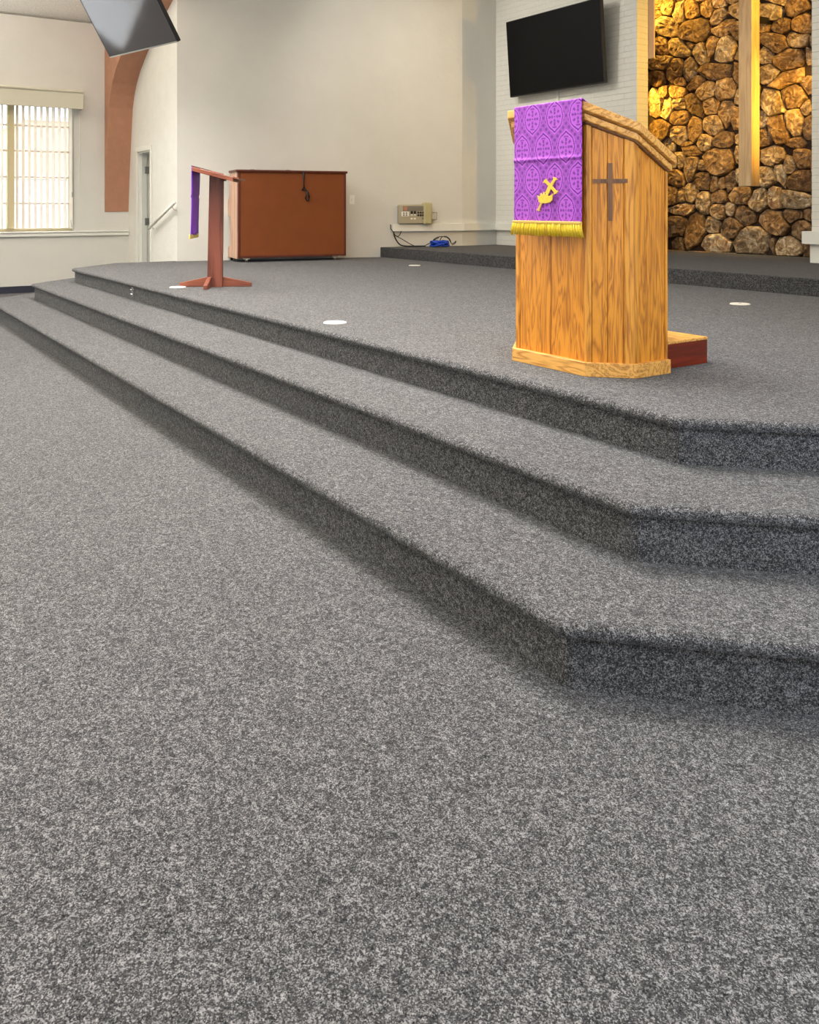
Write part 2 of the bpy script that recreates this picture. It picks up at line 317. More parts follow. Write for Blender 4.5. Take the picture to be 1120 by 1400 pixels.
def lay_bricks(w, cells, key, limit):
    cells = sorted(cells, key=key); cache = {}
    for x0, x1, z, first in cells[:limit]:
        L = round(x1-x0, 3)
        if L not in cache:
            o = brick_mesh(L).build('brick', 'brick', w); cache[L] = o
        else:
            o = cache[L].copy(); COL.objects.link(o)
        o.location = (x0, YB-random.random()*.0008, z)
    if cells[limit:]:
        b = MB()
        for x0, x1, z, first in cells[limit:]:
            b.box((x0+.0005, YB, z+.0015), (x1-.0005, YB+.02, z+COURSE-.0022))
        o = b.build('brickwork', 'brick', w); o['kind'] = 'stuff'
w, c = brick_wall('wall_brick_left', -10.04, NX0, 1, 'white painted brick wall carrying the large black television')
lay_bricks(w, c, lambda q: (-(q[1]) + max(0, q[2]-4.0)*9), 300)
w, c = brick_wall('wall_brick_right', NX1, 2*XC+10.04, -1, 'white painted brick pier right of the stone wall')
lay_bricks(w, c, lambda q: (q[0]+max(0, q[2]-4.0)*9), 110)
# recess with the stones
YS = 9.10
b = MB(); b.box((-9, YS, ZP), (-4.4, YS+.2, 5.0)); stone_wall = struct(b, 'wall_stone', 'gap', 'rough tan and grey fieldstone wall behind the hanging cross', 'wall')
b = MB(); b.box((-9.2, YB+BD, ZP), (-9, YS+.2, 5.0)); struct(b, 'wall_recess_left', 'wall', 'hidden left end of the stone recess', 'wall')
b = MB(); b.box((-4.4, YB+BD, ZP), (-4.2, YS+.2, 5.0)); struct(b, 'wall_recess_right', 'wall', 'hidden right end of the stone recess', 'wall')
A = [(140,40,50,45,0),(255,75,65,75,20),(350,140,50,115,-8),(475,110,58,100,0),(630,85,50,70,0),(240,260,108,100,0),(500,290,138,115,-25),(140,140,40,30,0),(105,260,20,70,0),(735,40,50,40,0),(740,170,50,90,20),
     (780,270,110,60,-40),(680,445,48,105,12),(775,480,125,85,-45),(190,435,50,90,0),(360,465,125,72,35),(560,525,70,95,0),(460,430,45,36,35),(170,600,105,60,-12),(310,680,55,125,30),(460,670,58,130,12),(145,760,70,75,0),
     (695,690,148,65,0),(525,790,50,95,40),(360,790,50,40,0),(620,870,95,80,-25),(795,860,72,108,20),(140,990,62,140,-8),(210,880,50,55,0),(335,880,92,58,0),(235,1045,45,112,10),(360,1000,65,58,-20),(505,1005,62,125,-28),
     (665,1020,65,80,10),(790,1060,50,112,0),(180,1240,95,102,0),(365,1130,80,80,0),(360,1290,80,100,15),(510,1230,60,112,5),(685,1200,95,95,0),(270,1370,50,50,0),(600,1360,65,70,0),(770,1350,75,80,0),(420,1385,40,30,0)]
B_ = [(850,75,72,55,0),(1000,50,70,55,-30),(1025,135,48,66,15),(900,155,62,45,-20),(815,160,30,30,0),(875,255,78,58,30),(995,240,70,45,10),(820,330,45,52,0),(965,350,102,60,-15),(1060,340,20,50,0),(840,440,62,60,0),
      (950,465,125,42,-25),(975,570,80,75,0),(1055,500,25,50,0),(860,600,72,88,-35),(1045,640,30,52,0),(895,765,60,90,0),(985,720,55,88,0),(800,700,28,52,0),(1060,760,28,72,0),(815,810,40,50,0),(1000,840,55,30,0),(900,12,62,20,0),
      (700,60,70,60,0),(690,190,60,60,0),(720,310,60,70,0),(700,440,60,60,0),(720,570,65,70,0),(700,700,60,70,0),(720,820,60,60,0)]
C_ = [(290,190,50,55,0),(265,285,35,55,0),(320,290,30,45,0),(375,270,35,65,0),(330,370,68,35,-10),(300,470,55,65,0),(400,490,62,102,10),(450,330,38,75,0),(445,200,50,65,-20),(450,120,25,55,20),(545,90,98,80,0),(540,300,50,42,0),
      (560,220,25,30,0),(510,230,22,50,0),(610,205,30,65,10),(540,385,45,52,0),(505,465,40,50,0),(610,375,30,35,0),(610,485,64,66,0),(515,570,92,55,0),(680,290,76,55,0),(700,405,70,55,10),(770,320,58,74,25),(865,305,42,86,-5),
      (865,450,105,76,25),(750,555,118,82,-15),(845,560,25,62,0),(985,310,82,58,20),(970,415,72,38,0),(1020,490,52,72,0),(955,590,88,58,15),(1055,410,20,30,0),(830,185,50,62,0),(900,160,30,82,-20),(965,110,42,82,0),(1020,75,56,60,0),
      (1010,205,78,68,-15),(860,60,70,60,0),(365,30,45,32,20),(315,90,20,60,0),(370,130,40,82,10),(265,100,30,30,0),(305,565,20,42,0),(1065,610,20,46,0),(700,60,70,60,0),(700,180,60,60,0)]
ST = [(x/7+880, y_/7, rx/7, ry/7, a) for x, y_, rx, ry, a in A]
ST += [(x/4.308+860, y_/4.308, rx/4.308, ry/4.308, a) for x, y_, rx, ry, a in B_]+[(x/4.308+860, y_/4.308+200, rx/4.308, ry/4.308, a) for x, y_, rx, ry, a in C_]
rnd = random.Random(11)
def sdist(s, x, y_):
    a = math.radians(s[4]); dx, dy = x-s[0], y_-s[1]
    u = dx*math.cos(a)+dy*math.sin(a); v = -dx*math.sin(a)+dy*math.cos(a)
    q = math.hypot(u/s[2], v/s[3]); return (q-1)*min(s[2], s[3])
for k in range(900):                                   # stones outside the traced area
    x, y_ = rnd.uniform(795, 1195), rnd.uniform(-75, 362)
    r = rnd.uniform(8, 14); c = (x, y_, r*rnd.uniform(.8, 1.2), r*rnd.uniform(.8, 1.3), rnd.uniform(-40, 40))
    if (885 < x < 1108 and 4 < y_ < 352 and not (1005 < x < 1045)): continue
    if min(sdist(s, x, y_) for s in ST) > r*.8: ST.append(c)
def make_stone(i):
    s = ST[i]; near = [t for j, t in enumerate(ST) if j != i and abs(t[0]-s[0]) < 60 and abs(t[1]-s[1]) < 60]
    n = 13; out = []
    a0 = rnd.random()
    for k in range(n):
        th = 2*math.pi*(k+a0+rnd.uniform(-.25, .25))/n; ca, sa = math.cos(th), math.sin(th); t = 2.0
        while t < 55:
            x, y_ = s[0]+ca*t, s[1]+sa*t; me = sdist(s, x, y_)
            if me > 7 or min(sdist(q, x, y_) for q in near)-me < .8: break
            t += .4
        out.append((s[0]+ca*t*rnd.uniform(.95, 1.01), s[1]+sa*t*rnd.uniform(.95, 1.01)))
    c = onY(s[0], s[1], YS); ring = [onY(x, y_, YS)-c for x, y_ in out]
    bot = ZP+.005
    for p in ring:
        if p.z+c.z < bot: p.z = bot-c.z
    size = min(s[2], s[3])*.0098; h = min(.07, .028+size*.28)*rnd.uniform(.8, 1.25); tx, tz = rnd.uniform(-.18, .18), rnd.uniform(-.18, .18)
    vs = []
    for sc, dd, jit in ((1, .02, 0), (1.0, -.55*h, .06), (.93, -.9*h, .14), (.66, -h, .22), (.33, -1.03*h, .2)):
        for p in ring:
            q = p*sc; dep = dd+(rnd.uniform(-1, 1)*jit*h*.8)+(tx*q.x+tz*q.z)*(0 if dd > 0 else 1)
            vs.append((q.x*(1+rnd.uniform(-.03, .03)*(dd < 0)), min(dep, .02), q.z*(1+rnd.uniform(-.03, .03)*(dd < 0))))
    vs.append((0, -1.02*h, 0)); fs = []
    for r in range(4):
        for k in range(n): fs.append((r*n+k, r*n+(k+1) % n, (r+1)*n+(k+1) % n, (r+1)*n+k))
    for k in range(n): fs.append((4*n+k, 4*n+(k+1) % n, 5*n))
    o = MB().add(vs, fs).build('stone', 'stone', stone_wall); o.location = c
for i in range(len(ST)): make_stone(i)
b = MB(); e = 3.84
b.extr([(XL-.2, -9, roof_z(XL)), (XC, -9, roof_z(XC)), (XR+.2, -9, roof_z(XR)), (XR+.2, -9, roof_z(XR)+.1), (XC, -9, roof_z(XC)+.12), (XL-.2, -9, roof_z(XL)+.1)], (0, 9+YD+.15, 0))
struct(b, 'ceiling', 'ceil', 'off-white popcorn textured ceiling above the window wall', 'ceiling')
b = MB(); b.box((-11.3, YD+.15, 5.0), (-1.2, 9.6, 5.1)); struct(b, 'ceiling_stage', 'ceil', 'off-white ceiling over the stage', 'ceiling')
# brown arch springing from the side wall
def outer_z(x): return roof_z(x)+.02
inner = [(XL+.008, 1.12), (-13.04, 1.65), (-12.95, 2.2), (-12.88, 2.62), (-12.80, 2.80), (-12.70, 2.95), (-12.52, 3.12), (-12.23, 3.31), (-11.42, 3.73), (-11.07, 3.88), (-10.3, 4.2), (-9, 4.6), (-7.5, 4.85), (XC, 4.9)]
b = MB()
poly = inner+[(XC, outer_z(XC))]+[(XL-.05, outer_z(XL))]+[(XL-.05, 1.12)]
b.extr([(x, 3.42, z) for x, z in poly], (0, YD-3.42-.001, 0))
arch = struct(b, 'trim_arch', 'arch', 'brown stuccoed arch rising from the wall beside the narrow door', 'arch')
# mirrored half of the arch, out of the frame
b = MB(); b.extr([(2*XC-x, 3.42, z) for x, z in poly], (0, YD-3.42-.001, 0)); struct(b, 'trim_arch', 'arch', 'matching brown arch half on the camera side', 'arch')
# rubber base and chair rail of the window wall
b = MB(); b.box((XL, -9, 0), (XL+.012, YD, .095)); struct(b, 'baseboard_left', 'base', 'dark navy rubber base along the window wall', 'baseboard')
b = MB(); b.box((XL, .6, .775), (XL+.035, YD, .825), bev=.006); b.box((XL, .6, .825), (XL+.05, YD, .845), bev=.006); struct(b, 'trim_1', 'trim', 'white moulded chair rail under the window', 'trim')
# raceway along the stage walls
b = MB(); T = .05
b.prism([(rail_poly(6.57), 6.57), (rail_poly(6.57)+T, 6.57), (-10.03+T, 7.62), (-10.03, 7.62)], .852, .955)
b.prism([(-10.03, 7.62), (-10.03+T, 7.62), (-10.04+T, YB-T), (-10.04, YB)], .852, .955)
b.prism([(-10.04+T, YB-T), (-10.04, YB), (NX0, YB), (NX0, YB-T)], .852, .955)
struct(b, 'trim_2', 'trim', 'white cable raceway along the cream and brick walls', 'trim')
b = MB(); b.prism([(NX1-.045, YB-.1), (NX1-.045, YB-.002), (-3.0, YB-.002), (-3.0, YB-.1)], .825, .95); struct(b, 'trim_3', 'trim', 'white shelf rail on the right brick pier', 'trim')
b = MB(); b.box((NX1+.004, YB-.035, ZP), (-3.0, YB-.002, .822)); struct(b, 'trim_4', 'trim', 'grey painted panel under the rail of the right brick pier', 'trim')

# ------------------------------------------------------------------ window with its blinds, and the outdoors beyond it
def make_window(nm, x, sgn, y0, y1, label, detailed):
    t = bpy.data.objects.new(nm, None); COL.objects.link(t); t.location = (x, (y0+y1)/2, WIN_Z0); t['kind'] = 'structure'; t['label'] = label; t['category'] = 'window'
    xo = x-sgn*.12
    def bx(a, c, name, mat, bev=.004): return MB().box(a, c, bev=bev).build(name, mat, t, world=True)
    bx((xo-.03, y0, WIN_Z0), (xo+.03, y0+.05, WIN_Z1), 'frame_side', 'wframe'); bx((xo-.03, y1-.05, WIN_Z0), (xo+.03, y1, WIN_Z1), 'frame_side', 'wframe')
    bx((xo-.03, y0+.05, WIN_Z0), (xo+.03, y1-.05, WIN_Z0+.04), 'frame_rail', 'wframe'); bx((xo-.03, y0+.05, WIN_Z1-.05), (xo+.03, y1-.05, WIN_Z1), 'frame_rail', 'wframe')
    ym = 2.165 if detailed else (y0+y1)/2
    bx((xo-.04, ym-.045, WIN_Z0+.04), (xo+.09, ym+.045, WIN_Z1-.05), 'mullion', 'wframe')
    for za in (1.238, 1.61, 1.975, 2.33):
        for a, c in ((y0+.05, ym-.045), (ym+.045, y1-.05)): bx((xo-.015, a, za-.012), (xo+.015, c, za+.012), 'glazing_bar', 'muntin', .002)
    for a, c in ((y0+.05, ym-.045), (ym+.045, y1-.05)):
        for k in range(5):
            zz = [WIN_Z0+.04, 1.238, 1.61, 1.975, 2.33, WIN_Z1-.05]
            MB().add([(xo, a, zz[k]+.012*(k > 0)), (xo, c, zz[k]+.012*(k > 0)), (xo, c, zz[k+1]-.012*(k < 4)), (xo, a, zz[k+1]-.012*(k < 4))], [(0, 1, 2, 3)]).build('pane', 'glass', t, world=True)
    return t
make_window('window_1', XL, 1, .95, 2.99, 'white gridded window behind the vertical blinds', True)
for i, (y0, y1) in enumerate(NAVE_WINS):
    make_window('window_%d' % (2+i), XL, 1, y0, y1, 'nave window farther along the left wall', False)
    make_window('window_%d' % (4+i), XR, -1, y0, y1, 'nave window along the right wall', False)
make_window('window_6', XR, -1, .9, 2.9, 'window in the right wall beside the steps', False)
bl = thing('vertical_blind', 'cream vertical blind with turned slats hanging in the window', 'blind', (XL+.02, 2.0, WIN_Z0))
MB().box((XL-.02, 1.0, 2.60), (XL+.03, 2.98, 2.64)).build('head_rail', 'white', bl, world=True)
vb = MB(); vb.box((-.036, -.0015, 0), (.036, .0015, 1.72)); v0 = None
vy = [2.24+.079*k for k in range(10)]+[1.02+.079*k for k in range(14)]
for y_ in vy:
    if v0 is None: v0 = vb.build('slat', 'vane', bl); o = v0
    else: o = v0.copy(); COL.objects.link(o)
    o.location = (-.03, y_-2.0, .035); o.rotation_euler = (0, 0, math.radians(20+random.uniform(-5, 5)))
MB().tube([(XL+.015, 2.965, 2.6), (XL+.02, 2.965, 1.6), (XL+.022, 2.968, 1.36)], .004, 6).build('chain', 'metal', bl, world=True)
MB().tube([(XL+.022, 2.968, 1.40), (XL+.022, 2.968, 1.33)], .012, 8).build('chain_joiner', 'metal', bl, world=True)
MB().tube([(XL+.015, 2.972, 2.6), (XL+.015, 2.985, .95), (XL+.03, 2.955, .90), (XL+.03, 2.94, 1.0)], .004, 6).build('cord', 'metal', bl, world=True)
MB().tube([(XL+.015, 3.06, 2.5), (XL+.018, 3.065, 1.34), (XL+.018, 3.065, 1.28)], [.003, .003, .007], 6).build('pull_cord', 'white', bl, world=True)
va = thing('valance', 'cream fabric valance box across the top of the window', 'valance', (XL, 2.0, 2.57))
MB().box((XL+.14, .7, 2.575), (XL+.16, 3.085, 2.80), bev=.006).build('fascia', 'valance', va, world=True)
MB().box((XL, 3.067, 2.575), (XL+.14, 3.085, 2.80)).build('end_board', 'valance', va, world=True)
MB().box((XL, .69, 2.80), (XL+.175, 3.095, 2.845), bev=.015).build('cap', 'valance', va, world=True)
b = MB(); b.box((-60, -60, -.3), (60, 60, -.12)); struct(b, 'ground', 'ground', 'pale paved ground outside the window', 'ground')
b = MB(); b.box((-19.3, -12, -.12), (-19, 14, 1.75), bev=.03); b.box((-19.35, -12, 1.75), (-18.95, 14, 1.82), bev=.02); b.build('garden_wall', 'owhite', label='white garden wall seen low through the blinds', category='wall')
ob = thing('neighbour_house', 'pale peach stucco house beyond the window', 'building', (-26, 6, -.12))
MB().box((-30, 4.35, -.12), (-24, 14, 3.4)).build('house_wall', 'peach', ob, world=True)
MB().box((-30.1, 4.25, 3.4), (-23.9, 14.1, 3.5)).build('parapet', 'owhite', ob, world=True)

# ------------------------------------------------------------------ narrow door in the white wall
dr = bpy.data.objects.new('door_1', None); COL.objects.link(dr); dr.location = ((DX0+DX1)/2, YD, 0); dr['kind'] = 'structure'; dr['label'] = 'narrow white framed door standing ajar beside the brown arch'; dr['category'] = 'door'
MB().box((DX0-.07, YD-.02, 0), (DX0, YD-.001, DZ), bev=.004).build('casing_side', 'trim', dr, world=True)
MB().box((DX1, YD-.02, 0), (DX1+.055, YD-.001, DZ), bev=.004).build('casing_side', 'trim', dr, world=True)
MB().box((DX0-.07, YD-.025, DZ), (DX1+.055, YD-.001, DZ+.07), bev=.004).build('casing_head', 'trim', dr, world=True)
MB().box((DX0, YD, 0), (DX0+.02, YD+.112, DZ)).build('jamb', 'trim', dr, world=True)
MB().box((DX1-.02, YD, 0), (DX1, YD+.15, DZ)).build('jamb', 'trim', dr, world=True)
MB().box((DX0, YD, DZ-.02), (DX1, YD+.15, DZ)).build('jamb_head', 'trim', dr, world=True)
MB().box((DX0+.02, YD+.035, 0), (DX0+.03, YD+.05, DZ-.02)).build('stop', 'trim', dr, world=True)
leaf = MB().box((DX0-.02, YD+.127, .01), (DX0+.025, YD+.75, DZ-.03), bev=.003).build('leaf', 'door', dr, world=True)
for z in (.98, 1.72): o = MB().box((DX0+.012, YD+.085, z-.05), (DX0+.03, YD+.145, z+.05), bev=.002).build('hinge', 'metal', leaf)
b = MB(); b.box((XL-.2, YD+1.6, 0), (-11.2, YD+1.75, 2.6)); struct(b, 'wall_passage', 'wall', 'dim wall of the passage behind the narrow door', 'wall')
b = MB(); b.box((XL-.2, YD+.15, 0), (XL-.1, YD+1.6, 2.6)); struct(b, 'wall_passage_side', 'wall', 'dim side wall of the passage behind the narrow door', 'wall')
b = MB(); b.box((XL-.2, YD+.15, 2.5), (-11.2, YD+1.75, 2.6)); struct(b, 'ceiling_passage', 'wall', 'low ceiling of the passage behind the narrow door', 'ceiling')
hr = thing('handrail', 'short slanting white handrail on the wall beside the narrow door', 'handrail', (-11.6, YD, .9))
p0 = onY(204, 312, YD-.07); p1 = onY(238.5, 277, YD-.07)
MB().tube([p0, p1], .021, 10).build('rail', 'trim', hr, world=True, smooth=True)
for s in (.12, .9):
    p = p0.lerp(p1, s); MB().tube([p+Vector((0, 0, -.015)), p+Vector((0, .03, -.06)), (p.x, YD, p.z-.06)], .008, 6).build('bracket', 'trim', hr, world=True)

# ------------------------------------------------------------------ oak pulpit
def facet_pts(off): 
    x0, x1, c = -3.06-off*.414, -2.60+off*.414, .146
    return [(x0, 2.61-off), (x1, 2.61-off), (x1+c+off*.586, 2.61+c), (x1+c+off*.586, 2.965), (x0-c-off*.586, 2.965), (x0-c-off*.586, 2.61+c)]
pu = thing('pulpit', 'tall honey oak pulpit with faceted front and inlaid dark cross', 'pulpit', (-2.83, 2.78, ZS))
SL = .58; ztp = lambda x, y_: 1.601-SL*(y_-2.585)        # underside of the sloping top
core = [(x, y_) for x, y_ in facet_pts(-.030)]
MB().prism(core, ZS+.05, 1.5, ztop=lambda x, y_: ztp(x, y_)-.02).build('body', 'oak', pu, world=True)
def face_frame(i, off):                                  # facet i between corner i and i+1
    P = facet_pts(off); return Vector(P[i]), Vector(P[(i+1) % 6])
def board(i, s0, s1, o0, o1, z0, zt, name, mat, parent=pu):
    a, c = face_frame(i, o1); a2, c2 = face_frame(i, o0)
    q = [a.lerp(c, s0), a.lerp(c, s1), a2.lerp(c2, s1), a2.lerp(c2, s0)]
    o = MB().prism([(p.x, p.y) for p in q], z0, 1, ztop=zt if callable(zt) else (lambda x, y_: zt))
    o = o.build(name, mat, parent, world=True)
    m = o.modifiers.new('ease', 'BEVEL'); m.width = .002; m.segments = 1
    return o
top_body = lambda x, y_: ztp(x, y_)-.022
for i, segs in ((0, [(.045, .50), (.505, .955)]), (1, [(.10, .44), (.45, .80)]), (2, [(.15, .52), (.53, .93)]), (3, [(.03, .5), (.505, .97)]), (4, [(.1, .9)]), (5, [(.1, .9)])):
    for s0, s1 in segs: board(i, s0, s1, -.04, -.022, ZS+.055, top_body, 'panel', 'oak')
    board(i, 0, segs[0][0]-.005, -.04, -.016, ZS+.055, top_body, 'corner_post', 'oakv'); board(i, segs[-1][1]+.005, 1, -.04, -.016, ZS+.055, top_body, 'corner_post', 'oakv')
for i in range(6): board(i, 0, 1, -.03, 0, ZS, ZS+.058, 'plinth_board', 'oakp')
def slope_slab(off, y_back, lo, hi, name, mat):
    P = facet_pts(off); P = [(x, min(y_, y_back) if y_ > 2.9 else y_) for x, y_ in P]; P[3] = (P[3][0], y_back); P[4] = (P[4][0], y_back)
    vs = [(x, y_, ztp(x, y_)+lo) for x, y_ in P]+[(x, y_, ztp(x, y_)+hi) for x, y_ in P]
    o = MB().add(vs, [(5, 4, 3, 2, 1, 0), tuple(range(6, 12))]+[(k, (k+1) % 6, 6+(k+1) % 6, 6+k) for k in range(6)]).build(name, mat, pu, world=True)
    m = o.modifiers.new('ease', 'BEVEL'); m.width = .003; m.segments = 2
slope_slab(.004, 2.968, -.032, -.005, 'moulding', 'oakp')
slope_slab(-.006, 2.966, -.040, -.032, 'moulding', 'darkwood')
slope_slab(-.002, 2.966, -.005, .001, 'moulding', 'darkwood')
slope_slab(.020, 2.977, .001, .036, 'top_board', 'oakp')
# inlaid cross on the angled panel
a, c = face_frame(1, -.0215); d = (c-a); L_ = d.length; d.normalize(); nrm = Vector((d.y, -d.x))
def on_face(px, py):                                     # pixel on the angled panel
    q = ray(px); den = q[0]*nrm.x+q[1]*nrm.y; dd = (a.x*nrm.x+a.y*nrm.y)/den; P = Vector((q[0]*dd, q[1]*dd)); return (P-a).dot(d), EYE-(py-282)*dd/FOC
def face_box(s0, s1, z0, z1, name, mat, t=.006):
    q = [a+d*s0, a+d*s1]; MB().prism([(q[0].x, q[0].y), (q[1].x, q[1].y), (q[1].x+nrm.x*t, q[1].y+nrm.y*t), (q[0].x+nrm.x*t, q[0].y+nrm.y*t)], z0, z1).build(name, mat, pc, world=True)
pc = MB(); sA, zA = on_face(831.5, 223); sB, zB = on_face(837.5, 302); hA, hz0 = on_face(811, 250.5); hB, hz1 = on_face(858.5, 244.5)
q = [a+d*sA, a+d*sB]; pc = MB().prism([(q[0].x, q[0].y), (q[1].x, q[1].y), (q[1].x+nrm.x*.006, q[1].y+nrm.y*.006), (q[0].x+nrm.x*.006, q[0].y+nrm.y*.006)], zB, zA).build('cross', 'darkwood', pu, world=True)
pc['label'] = 'dark walnut cross inlaid in the angled oak panel'
o = MB()
for s0, s1 in ((hA, sA), (sB, hB)):
    q = [a+d*s0, a+d*s1]; o.prism([(q[0].x, q[0].y), (q[1].x, q[1].y), (q[1].x+nrm.x*.006, q[1].y+nrm.y*.006), (q[0].x+nrm.x*.006, q[0].y+nrm.y*.006)], hz0, hz1)
o = o.build('cross_arm', 'darkwood', pc); o.matrix_parent_inverse = Matrix.Identity(4)
sb = thing('pulpit_step', 'low wooden step box behind the oak pulpit', 'step', (-2.8, 3.2, ZS))
MB().box((-3.1, 3.0, ZS), (-2.53, 3.30, ZS+.105)).build('side_board', 'mahog', sb, world=True)
for k in range(4): MB().box((-3.1+.001, 3.0+k*.075, ZS+.105), (-2.525, 3.0+k*.075+.073, ZS+.118), bev=.002).build('plank', 'oakp', sb, world=True)

# ------------------------------------------------------------------ purple damask cloth over the pulpit
cl = thing('pulpit_cloth', 'purple damask cloth with gold fringe hung over the oak pulpit front', 'cloth', (-2.78, 2.555, 1.08))
YF = 2.58; CX0, CX1, CZT, CZB = onY(704.5, 200, YF).x, onY(796.5, 200, YF).x, 1.641, onY(750, 304, YF).z
def dmk(u, v):
    # staggered ogee medallions; u, v in medallion pitches
    best = 9; lx = ly = 0
    for oy in (0, .5):
        x = (u+oy+.5) % 1-.5; y_ = (v+oy+.5) % 1-.5
        q = (abs(x)/.40)**1.15+(abs(y_)/.27)**1.15
        if q < best: best, lx, ly = q, x, y_
    x, y_ = lx, ly*1.9; r = math.hypot(x, y_); th_ = math.atan2(y_, x)
    shape = best-.10*math.cos(4*th_+math.pi)*min(1, r*4)
    val = .35
    if shape < 1:
        val = .74
        if r < .03: val = .1
        elif .07 < r < .15 and math.cos(4*th_) > .25: val = .14
        elif .17 < r < .27 and math.cos(8*th_) > .3: val = .12
        elif r > .3 and abs(x) < .09 and math.cos(y_*60) > .1: val = .16
    if .935 < shape < 1.065: val = .0
    elif 1.065 <= shape < 1.17 or .85 < shape < .935: val = .95
    elif shape >= 1.16:
        k = math.cos(u*2*math.pi*4)*math.cos(v*2*math.pi*8); val = .15 if k > .3 else .5
    return val
def wave(x, z):                                          # gentle folds
    return .0025*math.sin(x*31+z*4)*(CZT-z)/.5
NXc, NZc = 168, 230; vs = []; cols = []; cd, cl_ = lin((96, 30, 132)), lin((196, 98, 220))
pitch = .1385; vp = .264
fold_z = 1.402
rows = []
for j in range(NZc+1): rows.append(('f', CZT-(CZT-CZB)*j/NZc))
over = [(2.592+.02*k, ztp(0, 2.592+.02*k)+.0385) for k in range(9, -1, -1)]   # part lying on the sloping top
rows = [('t', p) for p in over]+rows
for kind, p in rows:
    for i in range(NXc+1):
        x = CX0+(CX1-CX0)*i/NXc
        if kind == 't': yy, zz = p; s = CZT+(yy-YF)
        else: zz = p; yy = YF-.004+wave(x, zz)-.004*math.exp(-((zz-fold_z)/.008)**2); s = zz
        vs.append((x, yy, zz)); v = dmk((x-CX0)/pitch+.12, s/vp+.02); v = v+random.uniform(-.04, .04)
        cols.append(tuple(cd[k]+(cl_[k]-cd[k])*max(0, min(1, v)) for k in range(3))+(1,))
n = NXc+1; fs = [(j*n+i, j*n+i+1, (j+1)*n+i+1, (j+1)*n+i) for j in range(len(rows)-1) for i in range(NXc)]
cb = MB().add(vs, fs).build('damask_panel', 'damask', cl, smooth=True, world=True)
at = cb.data.color_attributes.new('print', 'FLOAT_COLOR', 'POINT'); at.data.foreach_set('color', [c_ for q in cols for c_ in q])
sm = cb.modifiers.new('thick', 'SOLIDIFY'); sm.thickness = .003; sm.offset = 0
fg = MB(); nt_ = 104
for k in range(nt_):
    x = CX0-.004+(CX1-CX0+.008)*(k+.5)/nt_; sp = (x-(CX0+CX1)/2)*.075; y0 = YF-.010+random.uniform(-.002, .002)
    fg.tube([(x, y0, CZB), (x+sp*.5, y0-.003, CZB-.03), (x+sp+random.uniform(-.001, .001), y0-.001, CZB-.056-random.uniform(0, .004))], [.0019, .0021, .0016], 5, mi=(0, 1, 0, 2)[k % 4])
f_ = fg.build('fringe', ['gold', 'golde', 'goldk'], cl, world=True, smooth=True); f_['kind'] = 'stuff'; f_['label'] = 'bright yellow gold thread fringe'
MB().box((CX0-.003, YF-.014, CZB-.006), (CX1+.003, YF-.002, CZB+.006), bev=.002).build('fringe_band', 'goldd', cl, world=True)
# crown and cross embroidery
def emb(pts, name, mat, t, yoff, parent=cl):
    q = [onY(px, py, YF-.010-yoff) for px, py in pts]; o = MB().extr([(p.x, YF-.010-yoff, p.z) for p in q], (0, t, 0)).build(name, mat, parent, world=True)
    m = o.modifiers.new('soft', 'BEVEL'); m.width = .0012; m.segments = 2; return o
def Zm(l): return [(720+x/12.444, 230+y_/12.444) for x, y_ in l]
def arm(p, q, w0, w1, fl):
    p, q = Vector(p), Vector(q); d_ = (q-p).normalized(); n_ = Vector((-d_.y, d_.x))
    return [p+n_*w0, q-d_*fl*1.0+n_*w1, q-d_*fl*.2+n_*(w1+fl*.75), q+n_*(w1*.5)-d_*fl*.05, q+d_*fl*.35, q-n_*(w1*.5)-d_*fl*.05, q-d_*fl*.2-n_*(w1+fl*.75), q-d_*fl*1.0-n_*w1, p-n_*w0]
ctr = (405, 305)
em = emb(Zm([(v.x, v.y) for v in arm(ctr, (490, 165), 26, 22, 34)]), 'emblem', 'golde', .004, .002); em['label'] = 'gold embroidered crown pierced by a slanting cross'
def sub(pts, name, mat, t, yo):
    o = emb(pts, name, mat, t, yo, em); o.matrix_parent_inverse = Matrix.Identity(4)
for end in ((300, 205), (505, 425)): sub(Zm([(v.x, v.y) for v in arm(ctr, end, 24, 26, 36)]), 'cross_arm', 'golde', .004, .0025)
sub(Zm([(430, 318), (375, 285), (310, 420), (370, 450)]), 'cross_stem', 'golde', .004, .0022)
sub(Zm([(v.x, v.y) for v in arm((265, 540), (195, 725), 20, 17, 30)]), 'cross_foot', 'goldd', .004, .003)
sub(Zm([(205, 575), (178, 460), (222, 490), (238, 420), (268, 470), (285, 400), (315, 460), (340, 405), (362, 470), (395, 470), (445, 430), (432, 545), (390, 585), (320, 600), (265, 595)]), 'crown', 'golde', .005, .004)

# ------------------------------------------------------------------ cherry reading stand with its cloth
sp_ = onz(294, 392.3, ZS); SR = math.radians(60)            # local x runs down the slope of the top, local y away from the viewer
st = thing('reading_stand', 'slender reddish wooden reading stand with crossed feet and sloping top', 'lectern', sp_, SR)
def ease(o, w=.004, seg=2):
    m = o.modifiers.new('ease', 'BEVEL'); m.width = w; m.segments = seg; return o
ease(MB().extr([(-.066, -.02, 0), (.066, -.02, 0), (.076, -.02, .985), (-.044, -.02, 1.015)], (0, .04, 0)).build('post', 'cherry', st))
ft = [(-.31, 0), (.31, 0), (.31, .035), (.06, .088), (-.06, .088), (-.31, .035)]
ease(MB().extr([(x, .022, z) for x, z in ft], (0, .035, 0)).build('foot', 'cherryh', st))
ease(MB().extr([(-.058, y_*.85, z) for y_, z in ft], (.035, 0, 0)).build('foot', 'cherry', st))
TSL = math.tan(math.radians(14.5)); tz = lambda x: 1.050-(x+.215)*TSL
